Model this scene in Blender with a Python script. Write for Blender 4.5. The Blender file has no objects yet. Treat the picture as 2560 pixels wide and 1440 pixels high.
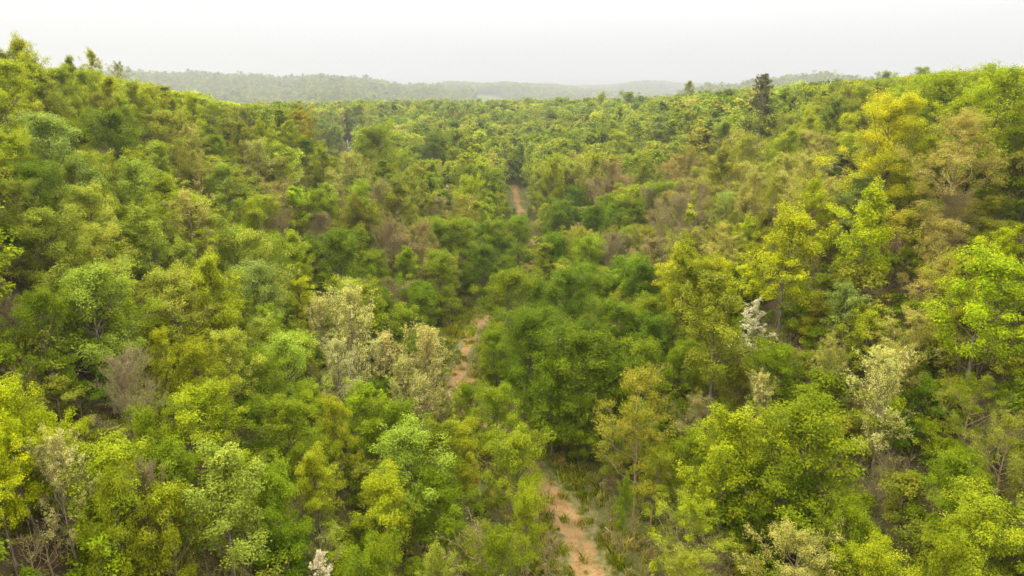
import bpy, math, random
import numpy as np
from mathutils import Vector

scene = bpy.context.scene
COL = scene.collection
rng = np.random.default_rng(7)
PI = math.pi

# ------------------------------------------------------------------ camera
CAM_H = 26.0
F_PX = 1707.0                       # focal length in pixels of the 2560 px wide photograph
PITCH = math.radians(16.2)
cam_data = bpy.data.cameras.new('camera')
cam_data.sensor_width = 36.0
cam_data.lens = 36.0 * F_PX / 2560.0
cam_data.clip_start = 0.5
cam_data.clip_end = 20000.0
cam = bpy.data.objects.new('camera', cam_data)
cam.location = (0, 0, CAM_H)
cam.rotation_euler = (PI / 2 - PITCH, 0, 0)
COL.objects.link(cam)
scene.camera = cam

# ------------------------------------------------------------------ sky and light
SUN_EL, SUN_ROT = math.radians(55), math.radians(-70)
world = bpy.data.worlds.new('World')
scene.world = world
world.use_nodes = True
nt = world.node_tree
nt.nodes.clear()
N = nt.nodes.new
L = nt.links.new
out = N('ShaderNodeOutputWorld')
bg = N('ShaderNodeBackground')
bg.inputs['Strength'].default_value = 0.1
sky = N('ShaderNodeTexSky')
sky.sky_type = 'NISHITA'
sky.sun_disc = False
sky.sun_elevation = SUN_EL
sky.sun_rotation = SUN_ROT
tc = N('ShaderNodeTexCoord')
sep = N('ShaderNodeSeparateXYZ')
L(tc.outputs['Generated'], sep.inputs[0])
mx = N('ShaderNodeMath'); mx.operation = 'MAXIMUM'; mx.inputs[1].default_value = 0.0
L(sep.outputs['Z'], mx.inputs[0])
mul = N('ShaderNodeMath'); mul.operation = 'MULTIPLY_ADD'      # overcast: zenith about seven times the horizon
SKY_H = 4.5
mul.inputs[1].default_value = SKY_H * 6.8
mul.inputs[2].default_value = SKY_H
L(mx.outputs[0], mul.inputs[0])
cn = N('ShaderNodeTexNoise')
mp = N('ShaderNodeMapping'); mp.inputs['Scale'].default_value = (1.0, 1.0, 7.0)
L(tc.outputs['Generated'], mp.inputs[0]); L(mp.outputs[0], cn.inputs['Vector'])
cn.inputs['Scale'].default_value = 2.2
cn.inputs['Detail'].default_value = 5.0
cr = N('ShaderNodeMapRange')
cr.inputs['To Min'].default_value = 0.94
cr.inputs['To Max'].default_value = 1.06
L(cn.outputs['Fac'], cr.inputs['Value'])
m2 = N('ShaderNodeMath'); m2.operation = 'MULTIPLY'
L(mul.outputs[0], m2.inputs[0]); L(cr.outputs['Result'], m2.inputs[1])
cc = N('ShaderNodeVectorMath'); cc.operation = 'SCALE'
cc.inputs[0].default_value = (1.0, 0.993, 0.975)
L(m2.outputs[0], cc.inputs['Scale'])
mixs = N('ShaderNodeMix'); mixs.data_type = 'RGBA'
mixs.inputs['Factor'].default_value = 0.95
L(sky.outputs['Color'], mixs.inputs['A'])
L(cc.outputs['Vector'], mixs.inputs['B'])
L(mixs.outputs['Result'], bg.inputs['Color'])
L(bg.outputs[0], out.inputs['Surface'])

sun_data = bpy.data.lights.new('sun', 'SUN')
sun_data.energy = 1.5
sun_data.angle = math.radians(22)
sun_data.color = (1.0, 0.92, 0.76)
sun = bpy.data.objects.new('sun', sun_data)
sd = Vector((math.sin(SUN_ROT) * math.cos(SUN_EL), math.cos(SUN_ROT) * math.cos(SUN_EL), math.sin(SUN_EL)))
sun.rotation_euler = sd.to_track_quat('Z', 'Y').to_euler()
sun.location = (0, 0, 120)
COL.objects.link(sun)

vs = scene.view_settings
vs.view_transform = 'Standard'
vs.look = 'None'
vs.exposure = 0.42
vs.gamma = 1.0
vs.use_curve_mapping = False
cy = scene.cycles
cy.max_bounces = 6
cy.diffuse_bounces = 3
cy.glossy_bounces = 1
cy.transmission_bounces = 4
cy.volume_bounces = 0
cy.transparent_max_bounces = 4
cy.use_adaptive_sampling = False
cy.use_denoising = True
cy.denoising_input_passes = 'RGB_ALBEDO_NORMAL'
cy.denoising_prefilter = 'NONE'

# ------------------------------------------------------------------ pixel <-> world helpers
CP, SP = math.cos(PITCH), math.sin(PITCH)
FWD = np.array([0, CP, -SP]); RGT = np.array([1.0, 0, 0]); UPV = np.array([0, SP, CP])
CAM = np.array([0, 0, CAM_H])


def ray(px, py):
    d = FWD + RGT * ((px - 1280.0) / F_PX) + UPV * ((720.0 - py) / F_PX)
    return d / np.linalg.norm(d)


def project(p):
    """World points (n,3) -> pixel x, pixel y, depth."""
    q = np.asarray(p, float) - CAM
    dz = q @ FWD
    dzs = np.where(dz < 0.1, 0.1, dz)
    return 1280 + F_PX * (q @ RGT) / dzs, 720 - F_PX * (q @ UPV) / dzs, dz


def ss(a, b, x):
    t = np.clip((x - a) / (b - a), 0, 1)
    return t * t * (3 - 2 * t)


# ------------------------------------------------------------------ terrain
def track_x(y):
    return np.interp(y, [-50, 0, 27, 33, 39, 47, 54, 63, 75, 95, 120, 160, 200, 260, 400],
                     [8, 6, 4.2, 3.4, 2.3, -1.0, -4.2, -4.6, -3.8, 1.6, 4.0, 1.4, 0.2, 0, 0])


def lump(x, y):
    return (1.3 * np.sin(x * .071 + 1.3) * np.sin(y * .053 + .4) + .7 * np.sin(x * .17 + y * .11) * np.sin(y * .19 - x * .05 + 2)
            + .3 * np.sin(x * .41 + 1) * np.sin(y * .37 + 3))


RIDGES = []                          # far ridges: azimuths, crest heights, distance, width


def add_ridge(pts, r, w, tree=15.0):
    az, hz = [], []
    for px, py in pts:
        d = ray(px, py)
        az.append(math.atan2(d[0], d[1]))
        hz.append(CAM_H + r * d[2] / math.hypot(d[0], d[1]) - tree)
    RIDGES.append((np.array(az), np.array(hz), r, w))


add_ridge([(-500, 240), (0, 210), (200, 190), (310, 181), (500, 184), (700, 189), (900, 199), (1000, 206), (1100, 214), (1200, 228), (1300, 246), (1450, 275), (1700, 330), (3000, 400)], 1650, 430)
add_ridge([(-500, 300), (300, 300), (600, 300), (800, 300), (950, 270), (1040, 240), (1110, 212), (1180, 208), (1290, 212), (1400, 218), (1500, 226), (1700, 260), (3000, 330)], 2400, 600, 18)
add_ridge([(-500, 260), (800, 250), (1200, 226), (1380, 214), (1480, 216), (1580, 211), (1660, 207), (1780, 212), (1900, 214), (2100, 230), (3000, 260)], 3400, 700, 18)
add_ridge([(-500, 220), (900, 220), (1200, 212), (1340, 209), (1420, 211), (1560, 213), (1760, 212), (2000, 220), (3000, 225)], 4700, 800, 20)
add_ridge([(-500, 500), (1200, 400), (1450, 285), (1560, 260), (1650, 243), (1740, 222), (1830, 205), (1900, 194), (1990, 188), (2080, 188), (2180, 194), (2300, 200), (2450, 205), (2600, 200), (3000, 200)], 1300, 330, 17)


def terrain(x, y):
    x = np.asarray(x, float); y = np.asarray(y, float)
    tx = track_x(y)
    A = np.interp(y, [-300, 0, 50, 75, 95, 133, 160, 180, 900], [19, 26, 28, 24.5, 20, 12.5, 5, 0, 0])
    B = np.interp(y, [-300, 0, 40, 150, 300, 420, 600, 900], [14, 17, 20, 20, 19, 9, -4, -10])
    hl = A * ss(4.5, 48, tx - x)
    hr = B * ss(4.5, 32 + .34 * np.clip(y, 0, 400), x - tx)
    Fl = np.interp(y, [0, 190, 260, 320, 390, 480, 620, 800, 6000], [0, 0, 4, 8.5, 9.5, 2, -10, -14, -10])
    near = Fl + (hl + hr) * (1 - .6 * ss(0, 25, Fl))
    near = near + lump(x, y) * (.12 + .88 * ss(6, 30, np.abs(x - tx))) * .8
    r = np.hypot(x, y)
    az = np.arctan2(x, y)
    far = np.full(r.shape, -16.0)
    for a, h, rc, w in RIDGES:
        hz = np.interp(az, a, h)
        hz = hz + 2.5 * np.sin(az * 37 + rc) + 2 * np.sin(az * 83 + rc * .7)
        wob = 1 + .05 * np.sin(az * 23 + rc) + .03 * np.sin(az * 51 + rc * .3)
        prof = np.exp(-((r - rc * wob) / w) ** 2)
        far = np.maximum(far, -16 + (hz + 16) * prof)
    far = far + (3.0 * np.sin(x * .013 + 1) * np.sin(y * .017) + 1.5 * np.sin(x * .04) * np.sin(y * .035 + 1)) * ss(450, 700, r) * .6
    t = ss(400, 560, r)
    return np.where(r < 400, near, np.maximum(near * (1 - t) + -16 * t, far * ss(380, 520, r) + near * (1 - ss(380, 520, r))))


def ground_at(px, py):
    d = ray(px, py)
    ts = np.arange(8, 1200, .25)
    p = CAM + ts[:, None] * d
    below = p[:, 2] < terrain(p[:, 0], p[:, 1])
    i = int(np.argmax(below))
    return p[i]


# ------------------------------------------------------------------ tagging helpers
def tag(o, label=None, cat=None, group=None, kind=None):
    if label: o['label'] = label
    if cat: o['category'] = cat
    if group: o['group'] = group
    if kind: o['kind'] = kind
    return o


def mesh_np(name, V, F, mats, fmat=None, attrs=None, smooth=False):
    """V (n,3); F a list of (m,k) int arrays (faces of k corners)."""
    me = bpy.data.meshes.new(name)
    V = np.asarray(V, np.float32)
    F = [np.asarray(f, np.int32) for f in F if len(f)]
    me.vertices.add(len(V))
    me.vertices.foreach_set('co', V.ravel())
    loops = np.concatenate([f.ravel() for f in F])
    sizes = np.concatenate([np.full(len(f), f.shape[1], np.int32) for f in F])
    me.loops.add(len(loops))
    me.loops.foreach_set('vertex_index', loops)
    me.polygons.add(len(sizes))
    starts = np.concatenate([[0], np.cumsum(sizes)[:-1]]).astype(np.int32)
    me.polygons.foreach_set('loop_start', starts)
    if fmat is not None:
        me.polygons.foreach_set('material_index', np.asarray(fmat, np.int32))
    if smooth is not False:
        me.polygons.foreach_set('use_smooth', np.full(len(sizes), True) if smooth is True else np.asarray(smooth, bool))
    for m in mats:
        me.materials.append(m)
    for k, v in (attrs or {}).items():
        v = np.asarray(v, np.float32)
        if v.ndim == 1:
            a = me.attributes.new(k, 'FLOAT', 'POINT'); a.data.foreach_set('value', v)
        else:
            a = me.attributes.new(k, 'FLOAT_VECTOR', 'POINT'); a.data.foreach_set('vector', v.ravel())
    me.update(calc_edges=True)
    return me


def add_obj(name, me, parent=None, loc=(0, 0, 0), rz=0.0):
    o = bpy.data.objects.new(name, me)
    COL.objects.link(o)
    o.location = loc
    o.rotation_euler = (0, 0, rz)
    if parent: o.parent = parent
    return o


# ------------------------------------------------------------------ materials
def new_mat(name):
    m = bpy.data.materials.new(name)
    m.use_nodes = True
    n = m.node_tree
    n.nodes.clear()
    o = n.nodes.new('ShaderNodeOutputMaterial')
    return m, n, o


def leaf_material(name, trans=.38, rough=.55, spec=.06, vlo=.6, vhi=1.45):
    m, n, o = new_mat(name)
    at = n.nodes.new('ShaderNodeAttribute'); at.attribute_type = 'INSTANCER'; at.attribute_name = 'tint'
    lv = n.nodes.new('ShaderNodeAttribute'); lv.attribute_type = 'GEOMETRY'; lv.attribute_name = 'lv'
    mr = n.nodes.new('ShaderNodeMapRange')
    mr.inputs['To Min'].default_value = vlo; mr.inputs['To Max'].default_value = vhi
    n.links.new(lv.outputs['Fac'], mr.inputs['Value'])
    sc = n.nodes.new('ShaderNodeVectorMath'); sc.operation = 'SCALE'
    n.links.new(at.outputs['Vector'], sc.inputs[0]); n.links.new(mr.outputs['Result'], sc.inputs['Scale'])
    hs = n.nodes.new('ShaderNodeHueSaturation')
    hm = n.nodes.new('ShaderNodeMapRange')
    hm.inputs['To Min'].default_value = .525; hm.inputs['To Max'].default_value = .488
    n.links.new(lv.outputs['Fac'], hm.inputs['Value'])
    n.links.new(hm.outputs['Result'], hs.inputs['Hue'])
    n.links.new(sc.outputs['Vector'], hs.inputs['Color'])
    p = n.nodes.new('ShaderNodeBsdfPrincipled')
    p.inputs['Roughness'].default_value = rough
    p.inputs['Specular IOR Level'].default_value = spec
    n.links.new(hs.outputs['Color'], p.inputs['Base Color'])
    t = n.nodes.new('ShaderNodeBsdfTranslucent')
    tcol = n.nodes.new('ShaderNodeVectorMath'); tcol.operation = 'MULTIPLY'
    tcol.inputs[1].default_value = (1.25, 1.25, .6)
    n.links.new(hs.outputs['Color'], tcol.inputs[0])
    n.links.new(tcol.outputs['Vector'], t.inputs['Color'])
    mix = n.nodes.new('ShaderNodeMixShader'); mix.inputs[0].default_value = trans
    n.links.new(p.outputs[0], mix.inputs[1]); n.links.new(t.outputs[0], mix.inputs[2])
    n.links.new(mix.outputs[0], o.inputs['Surface'])
    return m


def bark_material(name, c1, c2, scale=3.0):
    m, n, o = new_mat(name)
    t = n.nodes.new('ShaderNodeTexCoord')
    mp = n.nodes.new('ShaderNodeMapping'); mp.inputs['Scale'].default_value = (4, 4, 1)
    nz = n.nodes.new('ShaderNodeTexNoise'); nz.inputs['Scale'].default_value = scale; nz.inputs['Detail'].default_value = 4
    n.links.new(t.outputs['Object'], mp.inputs[0]); n.links.new(mp.outputs[0], nz.inputs['Vector'])
    r = n.nodes.new('ShaderNodeValToRGB')
    r.color_ramp.elements[0].position = .35; r.color_ramp.elements[0].color = (*c1, 1)
    r.color_ramp.elements[1].position = .68; r.color_ramp.elements[1].color = (*c2, 1)
    n.links.new(nz.outputs['Fac'], r.inputs[0])
    p = n.nodes.new('ShaderNodeBsdfPrincipled'); p.inputs['Roughness'].default_value = .85
    p.inputs['Specular IOR Level'].default_value = .15
    n.links.new(r.outputs[0], p.inputs['Base Color'])
    n.links.new(p.outputs[0], o.inputs['Surface'])
    return m


M_LEAF = leaf_material('leaf')
M_NEEDLE = leaf_material('needle', trans=.12, spec=.2)
M_BARK = bark_material('bark', (.11, .085, .06), (.27, .225, .165))
M_PALE = bark_material('pale_bark', (.20, .155, .085), (.38, .31, .19))
M_TWIG = bark_material('twig_bark', (.23, .175, .085), (.38, .30, .155))
M_PINE = bark_material('pine_bark', (.12, .09, .07), (.25, .19, .15))

# ------------------------------------------------------------------ tree geometry


def tubes(P, R, S):
    """P (n,k,3) polylines, R (n,k) radii -> verts, quads."""
    P = np.asarray(P, float); R = np.asarray(R, float)
    n, k, _ = P.shape
    T = np.gradient(P, axis=1)
    T /= np.linalg.norm(T, axis=2, keepdims=True) + 1e-9
    ref = np.where(np.abs(T[..., 2:3]) > .9, np.array([1.0, 0, 0]), np.array([0, 0, 1.0]))
    U = np.cross(T, ref); U /= np.linalg.norm(U, axis=2, keepdims=True) + 1e-9
    W = np.cross(T, U)
    a = np.arange(S) * 2 * PI / S
    V = P[:, :, None, :] + R[:, :, None, None] * (np.cos(a)[:, None] * U[:, :, None, :] + np.sin(a)[:, None] * W[:, :, None, :])
    idx = np.arange(n * k * S).reshape(n, k, S)
    a0 = idx[:, :-1, :]; b0 = np.roll(a0, -1, axis=2); a1 = idx[:, 1:, :]; b1 = np.roll(a1, -1, axis=2)
    F = np.stack([a0, b0, b1, a1], -1).reshape(-1, 4)
    return V.reshape(-1, 3), F


def leaf_quads(C, Nn, size, asp, r, fold=.18):
    """Folded leaf faces at centres C with normals Nn."""
    n = len(C)
    rnd = r.normal(size=(n, 3))
    A = np.cross(Nn, rnd); A /= np.linalg.norm(A, axis=1, keepdims=True) + 1e-9
    B = np.cross(Nn, A)
    s = (size * r.uniform(.65, 1.3, n))[:, None]
    dn = Nn * fold * s
    V = np.stack([C - A * s * .5, C + B * s * asp * .5 + dn, C + A * s * .5, C - B * s * asp * .5 + dn], 1)
    F = np.arange(n * 4).reshape(n, 4)
    return V.reshape(-1, 3), F


STY = {
    # cb crown base, e0/e1 branch elevation, n1 primaries, n2 twigs each, cr clump radius, fl clump flatness, nl leaves per clump, ls leaf size
    'poplar': dict(H=9.0, W=3.9, cb=.3, e0=30, e1=66, n1=38, n2=5, cr=.38, fl=.75, nl=62, ls=.112, prof='ovate', drop=.18, curve=.25),
    'maple': dict(H=8.2, W=5.0, cb=.14, e0=20, e1=70, n1=42, n2=6, cr=.5, fl=.66, nl=68, ls=.116, prof='round', drop=.2, curve=.2),
    'open': dict(H=9.0, W=4.8, cb=.26, e0=20, e1=65, n1=30, n2=6, cr=.33, fl=.65, nl=26, ls=.085, prof='round', drop=.2, curve=.25, twigs=4),
    'budding': dict(H=9.4, W=4.8, cb=.14, e0=44, e1=74, n1=50, n2=7, cr=.15, fl=1.0, nl=12, ls=.078, prof='brush', drop=.12, curve=.3, twigs=4),
    'bare': dict(H=8.0, W=4.8, cb=.16, e0=32, e1=74, n1=56, n2=9, cr=.14, fl=1.0, nl=3, ls=.055, prof='round', drop=.3, curve=.25, twigs=11),
    'blossom': dict(H=7.5, W=3.3, cb=.2, e0=12, e1=55, n1=36, n2=5, cr=.16, fl=.55, nl=19, ls=.085, prof='cone', drop=.22, curve=.22, twigs=2),
    'shrub': dict(H=2.2, W=2.0, cb=.05, e0=25, e1=75, n1=20, n2=4, cr=.24, fl=.6, nl=46, ls=.075, prof='round', drop=.15, curve=.2),
    'weed': dict(H=.9, W=1.3, cb=.02, e0=25, e1=80, n1=16, n2=3, cr=.17, fl=.7, nl=9, ls=.09, prof='round', drop=.1, curve=.2),
    'brush': dict(H=1.7, W=1.9, cb=.03, e0=30, e1=75, n1=16, n2=4, cr=.2, fl=.7, nl=2, ls=.06, prof='round', drop=.3, curve=.2, twigs=4),
}


def crown_profile(kind, t):
    if kind == 'ovate':
        return np.clip(1 - t, 0, 1) ** .88 * (.62 + .38 * np.clip(t * 4, 0, 1)) * 1.25
    if kind == 'cone':
        return np.clip(1 - t, 0, 1) ** .85 * (.7 + .3 * np.clip(t * 5, 0, 1)) * 1.15
    if kind == 'brush':
        return np.clip(1 - t, 0, 1) ** .55 * (.75 + .25 * np.clip(t * 3, 0, 1))
    return np.clip(1 - t ** 1.6, 0, 1) ** .72 * (.7 + .3 * np.clip(t * 3, 0, 1)) * 1.08


def gen_tree(style, seed, lod=1.0):
    """Returns wood (V, F) and leaves (V, F, lv) of a tree standing at the origin. lod < 1: fewer, larger leaves."""
    r = np.random.default_rng(seed)
    s = STY[style]
    H, W = s['H'], s['W']
    k = 9
    tz = np.linspace(0, 1, k)
    wob = np.cumsum(r.normal(0, .012, (k, 2)), 0) * H * .55
    wob -= wob[0]
    lean = r.normal(0, .03, 2) * H
    T = np.stack([wob[:, 0] + lean[0] * tz, wob[:, 1] + lean[1] * tz, tz * H * .96], 1)
    r0 = .010 * H + .02
    TR = r0 * (1 - tz * .9) + .008
    woodV, woodF = [], []

    def addw(V, F):
        off = sum(len(v) for v in woodV)
        woodV.append(V); woodF.append(F + off)
    addw(*tubes(T[None], TR[None], 6))
    n1 = s['n1']
    u = (np.arange(n1) + r.uniform(0, 1, n1)) / n1
    t = u ** .9
    zt = s['cb'] + (1 - s['cb']) * t * .97
    O = np.stack([np.interp(zt, tz, T[:, i]) for i in range(3)], 1)
    az = np.arange(n1) * 2.399963 + r.normal(0, .5, n1)
    lobes = 1 + .27 * np.sin(az * 2 + r.uniform(0, 6)) + .22 * np.sin(az * 3 + zt * 9 + r.uniform(0, 6))
    Lh = crown_profile(s['prof'], t) * W * .5 * lobes * r.uniform(.52, 1.25, n1)
    e = np.radians(s['e0'] + (s['e1'] - s['e0']) * t ** 1.2 + r.normal(0, 9, n1))
    Ln = np.minimum(Lh / np.maximum(np.cos(e), .35), W * .75)
    Ln = np.minimum(Ln, np.maximum((H * 1.03 - O[:, 2]) / np.maximum(np.sin(e) + s['curve'], .2), .25)) * .93
    D = np.stack([np.cos(az) * np.cos(e), np.sin(az) * np.cos(e), np.sin(e)], 1)
    sg = np.linspace(0, 1, 5)
    P1 = O[:, None, :] + Ln[:, None, None] * (D[:, None, :] * sg[None, :, None])
    P1[:, :, 2] += Ln[:, None] * s['curve'] * (sg ** 2)[None]
    P1[:, 1:, :2] += r.normal(0, .05, (n1, 4, 2)) * Ln[:, None, None]
    br = np.clip(Ln * .012 + .006, .006, .05)
    R1 = br[:, None] * (1 - sg * .75)[None]
    if lod > .12:
        addw(*tubes(P1, R1, 4))
    # twigs
    n2 = s['n2']
    sp = r.uniform(.32, 1.0, (n1, n2))
    sp[:, 0] = .97
    def on(P, q):
        f = np.clip(q, 0, .999) * (P.shape[1] - 1)
        i = f.astype(int); f = (f - i)[..., None]
        I = np.arange(P.shape[0]).reshape(-1, *([1] * (q.ndim - 1)))
        return P[I, i] * (1 - f) + P[I, i + 1] * f
    O2 = on(P1, sp)
    az2 = az[:, None] + r.choice([-1, 1], (n1, n2)) * r.uniform(.35, 1.35, (n1, n2))
    az2[:, 0] = az
    e2 = e[:, None] * .7 + r.normal(.2, .3, (n1, n2))
    if style in ('budding', 'blossom', 'bare'):
        e2 = np.clip(e[:, None] + r.normal(.12, .2, (n1, n2)), -.2, 1.45)
    L2 = (Ln[:, None] * r.uniform(.22, .46, (n1, n2)) + .05 * W / 4) * (1.15 - .5 * sp)
    D2 = np.stack([np.cos(az2) * np.cos(e2), np.sin(az2) * np.cos(e2), np.sin(e2)], -1)
    O2 = O2.reshape(-1, 3); D2 = D2.reshape(-1, 3); L2 = L2.ravel()
    sg3 = np.linspace(0, 1, 3)
    P2 = O2[:, None, :] + L2[:, None, None] * D2[:, None, :] * sg3[None, :, None]
    P2[:, 1:, :] += r.normal(0, .08, (len(L2), 2, 3)) * L2[:, None, None]
    if lod > .3:
        R2 = np.clip(L2 * .010 + .004, .005, .02)[:, None] * (1 - sg3 * .6)[None]
        addw(*tubes(P2, R2, 3))
    tips = [(P2, L2)]
    if s.get('twigs') and lod > .12:
        n3 = s['twigs']
        sp3 = r.uniform(.2, 1, (len(L2), n3))
        O3 = on(P2, sp3).reshape(-1, 3)
        D3 = np.repeat(D2, n3, 0) + r.normal(0, .55, (len(O3), 3)); D3[:, 2] += .3
        D3 /= np.linalg.norm(D3, axis=1, keepdims=True)
        L3 = np.repeat(L2, n3) * r.uniform(.3, .6, len(O3)) + .1
        P3 = O3[:, None, :] + L3[:, None, None] * D3[:, None, :] * np.linspace(0, 1, 2)[None, :, None]
        wdt = .0055 if lod > .5 else .009
        R3 = np.full((len(O3), 2), wdt) * np.array([1, .6])
        addw(*tubes(P3, R3, 3))
        if style in ('budding', 'bare', 'open', 'blossom'):
            tips.append((P3, L3))
    # leaf clumps
    CC, CRr = [], []
    for P, LL in tips:
        K = P.shape[1]
        for q in ((.55, 1.0) if K == 3 else (1.0,)):
            c = on(P, np.full(len(P), q))
            CC.append(c); CRr.append(np.full(len(c), s['cr']) * r.uniform(.6, 1.35, len(c)))
    C = np.concatenate(CC); CR = np.concatenate(CRr)
    keep = r.uniform(size=len(C)) > s['drop']
    C, CR = C[keep], CR[keep]
    if style in ('open', 'budding', 'bare', 'blossom') :
        CR = CR * np.where(np.arange(len(C)) < len(CC[0]) + len(CC[1]), 1.0, .75)
    nl_f = s['nl'] * lod
    grow = lod ** -.5
    if nl_f < 1.2:                      # drop whole clumps
        keep = r.uniform(size=len(C)) < nl_f / 1.2
        C, CR = C[keep], CR[keep]
        nl_f = 1.2
    nl = np.maximum(1, r.poisson(nl_f * (CR / s['cr']) ** 1.5))
    ci = np.repeat(np.arange(len(C)), nl)
    n = len(ci)
    dv = r.normal(size=(n, 3)); dv /= np.linalg.norm(dv, axis=1, keepdims=True)
    rad = r.uniform(0, 1, n) ** (1 / 2.4)
    off = dv * rad[:, None] * CR[ci][:, None]
    off[:, 2] *= s['fl']
    LC = C[ci] + off
    LC[:, 2] -= .25 * (off[:, 0] ** 2 + off[:, 1] ** 2) / (CR[ci] + .05)     # sprays droop at the rim
    hub = np.array([0, 0, H * (s['cb'] + .3 * (1 - s['cb']))])
    outw = LC - hub; outw /= np.linalg.norm(outw, axis=1, keepdims=True) + 1e-9
    Nn = np.array([0, 0, .75]) + dv * .45 + outw * .35 + r.normal(0, .38, (n, 3))
    Nn /= np.linalg.norm(Nn, axis=1, keepdims=True)
    LV, LF = leaf_quads(LC, Nn, s['ls'] * grow, .62, r)
    clv = r.uniform(0, 1, len(C))
    lv = np.clip(.5 + (clv[ci] - .5) * .55 + r.normal(0, .2, n), 0, 1)
    return np.concatenate(woodV), np.concatenate(woodF), LV, LF, np.repeat(lv, 4)


def gen_pine(seed, lod=1.0, H=17.0, W=5.6, cb=.68):
    r = np.random.default_rng(seed)
    k = 10
    tz = np.linspace(0, 1, k)
    T = np.stack([.035 * H * tz ** 1.5 + r.normal(0, .03, k), r.normal(0, .03, k), tz * H], 1)
    woodV, woodF = [], []

    def addw(V, F):
        off = sum(len(v) for v in woodV)
        woodV.append(V); woodF.append(F + off)
    addw(*tubes(T[None], (.2 * (1 - tz * .85))[None], 8))
    n1 = 54
    t = ((np.arange(n1) + r.uniform(0, 1, n1)) / n1)
    zt = cb + (1 - cb) * t * .97
    O = np.stack([np.interp(zt, tz, T[:, i]) for i in range(3)], 1)
    az = np.arange(n1) * 2.4 + r.normal(0, .5, n1)
    side = 1 + .3 * np.cos(az - PI)
    Ln = W * .5 * np.sqrt(np.clip(1 - t ** 1.5, 0, 1)) * r.uniform(.45, 1.25, n1) * side * (1 - .35 * t) + .2
    e = np.radians(2 + 48 * t ** 1.5 + r.normal(0, 9, n1))
    D = np.stack([np.cos(az) * np.cos(e), np.sin(az) * np.cos(e), np.sin(e)], 1)
    sg = np.linspace(0, 1, 5)
    P1 = O[:, None] + Ln[:, None, None] * D[:, None] * sg[None, :, None]
    P1[:, :, 2] += (Ln[:, None] * .12) * (sg ** 3)[None]
    addw(*tubes(P1, np.clip(.02 + Ln * .012, .02, .06)[:, None] * (1 - .7 * sg)[None], 4))
    dn = 10                              # a few dead stubs on the bare bole
    zd = r.uniform(.28, cb, dn)
    Od = np.stack([np.interp(zd, tz, T[:, i]) for i in range(3)], 1)
    ad = r.uniform(0, 6.3, dn)
    Dd = np.stack([np.cos(ad), np.sin(ad), r.uniform(-.2, .3, dn)], 1)
    Pd = Od[:, None] + r.uniform(.3, .9, dn)[:, None, None] * Dd[:, None] * np.linspace(0, 1, 2)[None, :, None]
    addw(*tubes(Pd, np.full((dn, 2), .018), 4))
    C, CR = [], []
    for i in range(n1):
        m = int(4 + Ln[i] * 4.5)
        q = r.uniform(.4, 1.02, m)
        p = O[i] + np.outer(q * Ln[i], D[i]); p[:, 2] += Ln[i] * .12 * q ** 3
        p[:, :2] += r.normal(0, .13 * (1 + Ln[i]), (m, 2)) * q[:, None]
        p[:, 2] += r.normal(.06, .08, m)
        C.append(p); CR.append(r.uniform(.2, .36, m))
    C = np.concatenate(C); CR = np.concatenate(CR)
    nl = max(3, int(46 * lod))
    ci = np.repeat(np.arange(len(C)), nl); n = len(ci)
    dv = r.normal(size=(n, 3)); dv[:, 2] = dv[:, 2] * .8 + .35; dv /= np.linalg.norm(dv, axis=1, keepdims=True)
    cen = C[ci] + dv * (CR[ci] * .55)[:, None] * np.array([1, 1, .6])
    # needles point outwards: long axis dv
    B = np.cross(dv, r.normal(size=(n, 3))); B /= np.linalg.norm(B, axis=1, keepdims=True)
    s = CR[ci][:, None] * .55
    w = .022 * lod ** -.5
    V = np.stack([cen - dv * s, cen + B * w, cen + dv * s, cen - B * w], 1).reshape(-1, 3)
    lv = np.repeat(np.clip(r.normal(.5, .2, len(C))[ci] + r.normal(0, .15, n), 0, 1), 4)
    return np.concatenate(woodV), np.concatenate(woodF), V, np.arange(n * 4).reshape(n, 4), lv


BARK_OF = {'poplar': M_BARK, 'maple': M_BARK, 'open': M_TWIG, 'budding': M_PALE, 'bare': M_TWIG, 'blossom': M_PALE, 'shrub': M_TWIG, 'weed': M_TWIG,
           'brush': M_TWIG, 'pine': M_PINE}
NEAR, MIDP = {}, {}


def near_meshes(style, seed, big=False):
    """Trunk and crown meshes; big trees have more leaves, not bigger ones."""
    key = (style, seed, big)
    if key not in NEAR:
        g = gen_pine(seed) if style == 'pine' else gen_tree(style, 100 + seed * 17 + len(style), 1.9 if big else 1.0)
        tm = mesh_np(style + '_trunk', g[0], [g[1]], [BARK_OF[style]], smooth=True)
        cm = mesh_np(style + '_crown', g[2], [g[3]], [M_NEEDLE if style == 'pine' else M_LEAF], attrs={'lv': g[4]})
        NEAR[key] = (tm, cm)
    return NEAR[key]


def joined_mesh(style, seed, lod, name):
    """Wood and leaves in one mesh, for the forest that nobody could count."""
    g = gen_pine(seed, lod) if style == 'pine' else gen_tree(style, 500 + seed * 31 + len(style), lod)
    V = np.concatenate([g[0], g[2]])
    lv = np.concatenate([np.full(len(g[0]), .5), g[4]])
    fm = np.concatenate([np.zeros(len(g[1])), np.ones(len(g[3]))])
    return mesh_np(name, V, [g[1], g[3] + len(g[0])], [BARK_OF[style], M_NEEDLE if style == 'pine' else M_LEAF], fmat=fm, attrs={'lv': lv})


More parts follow.
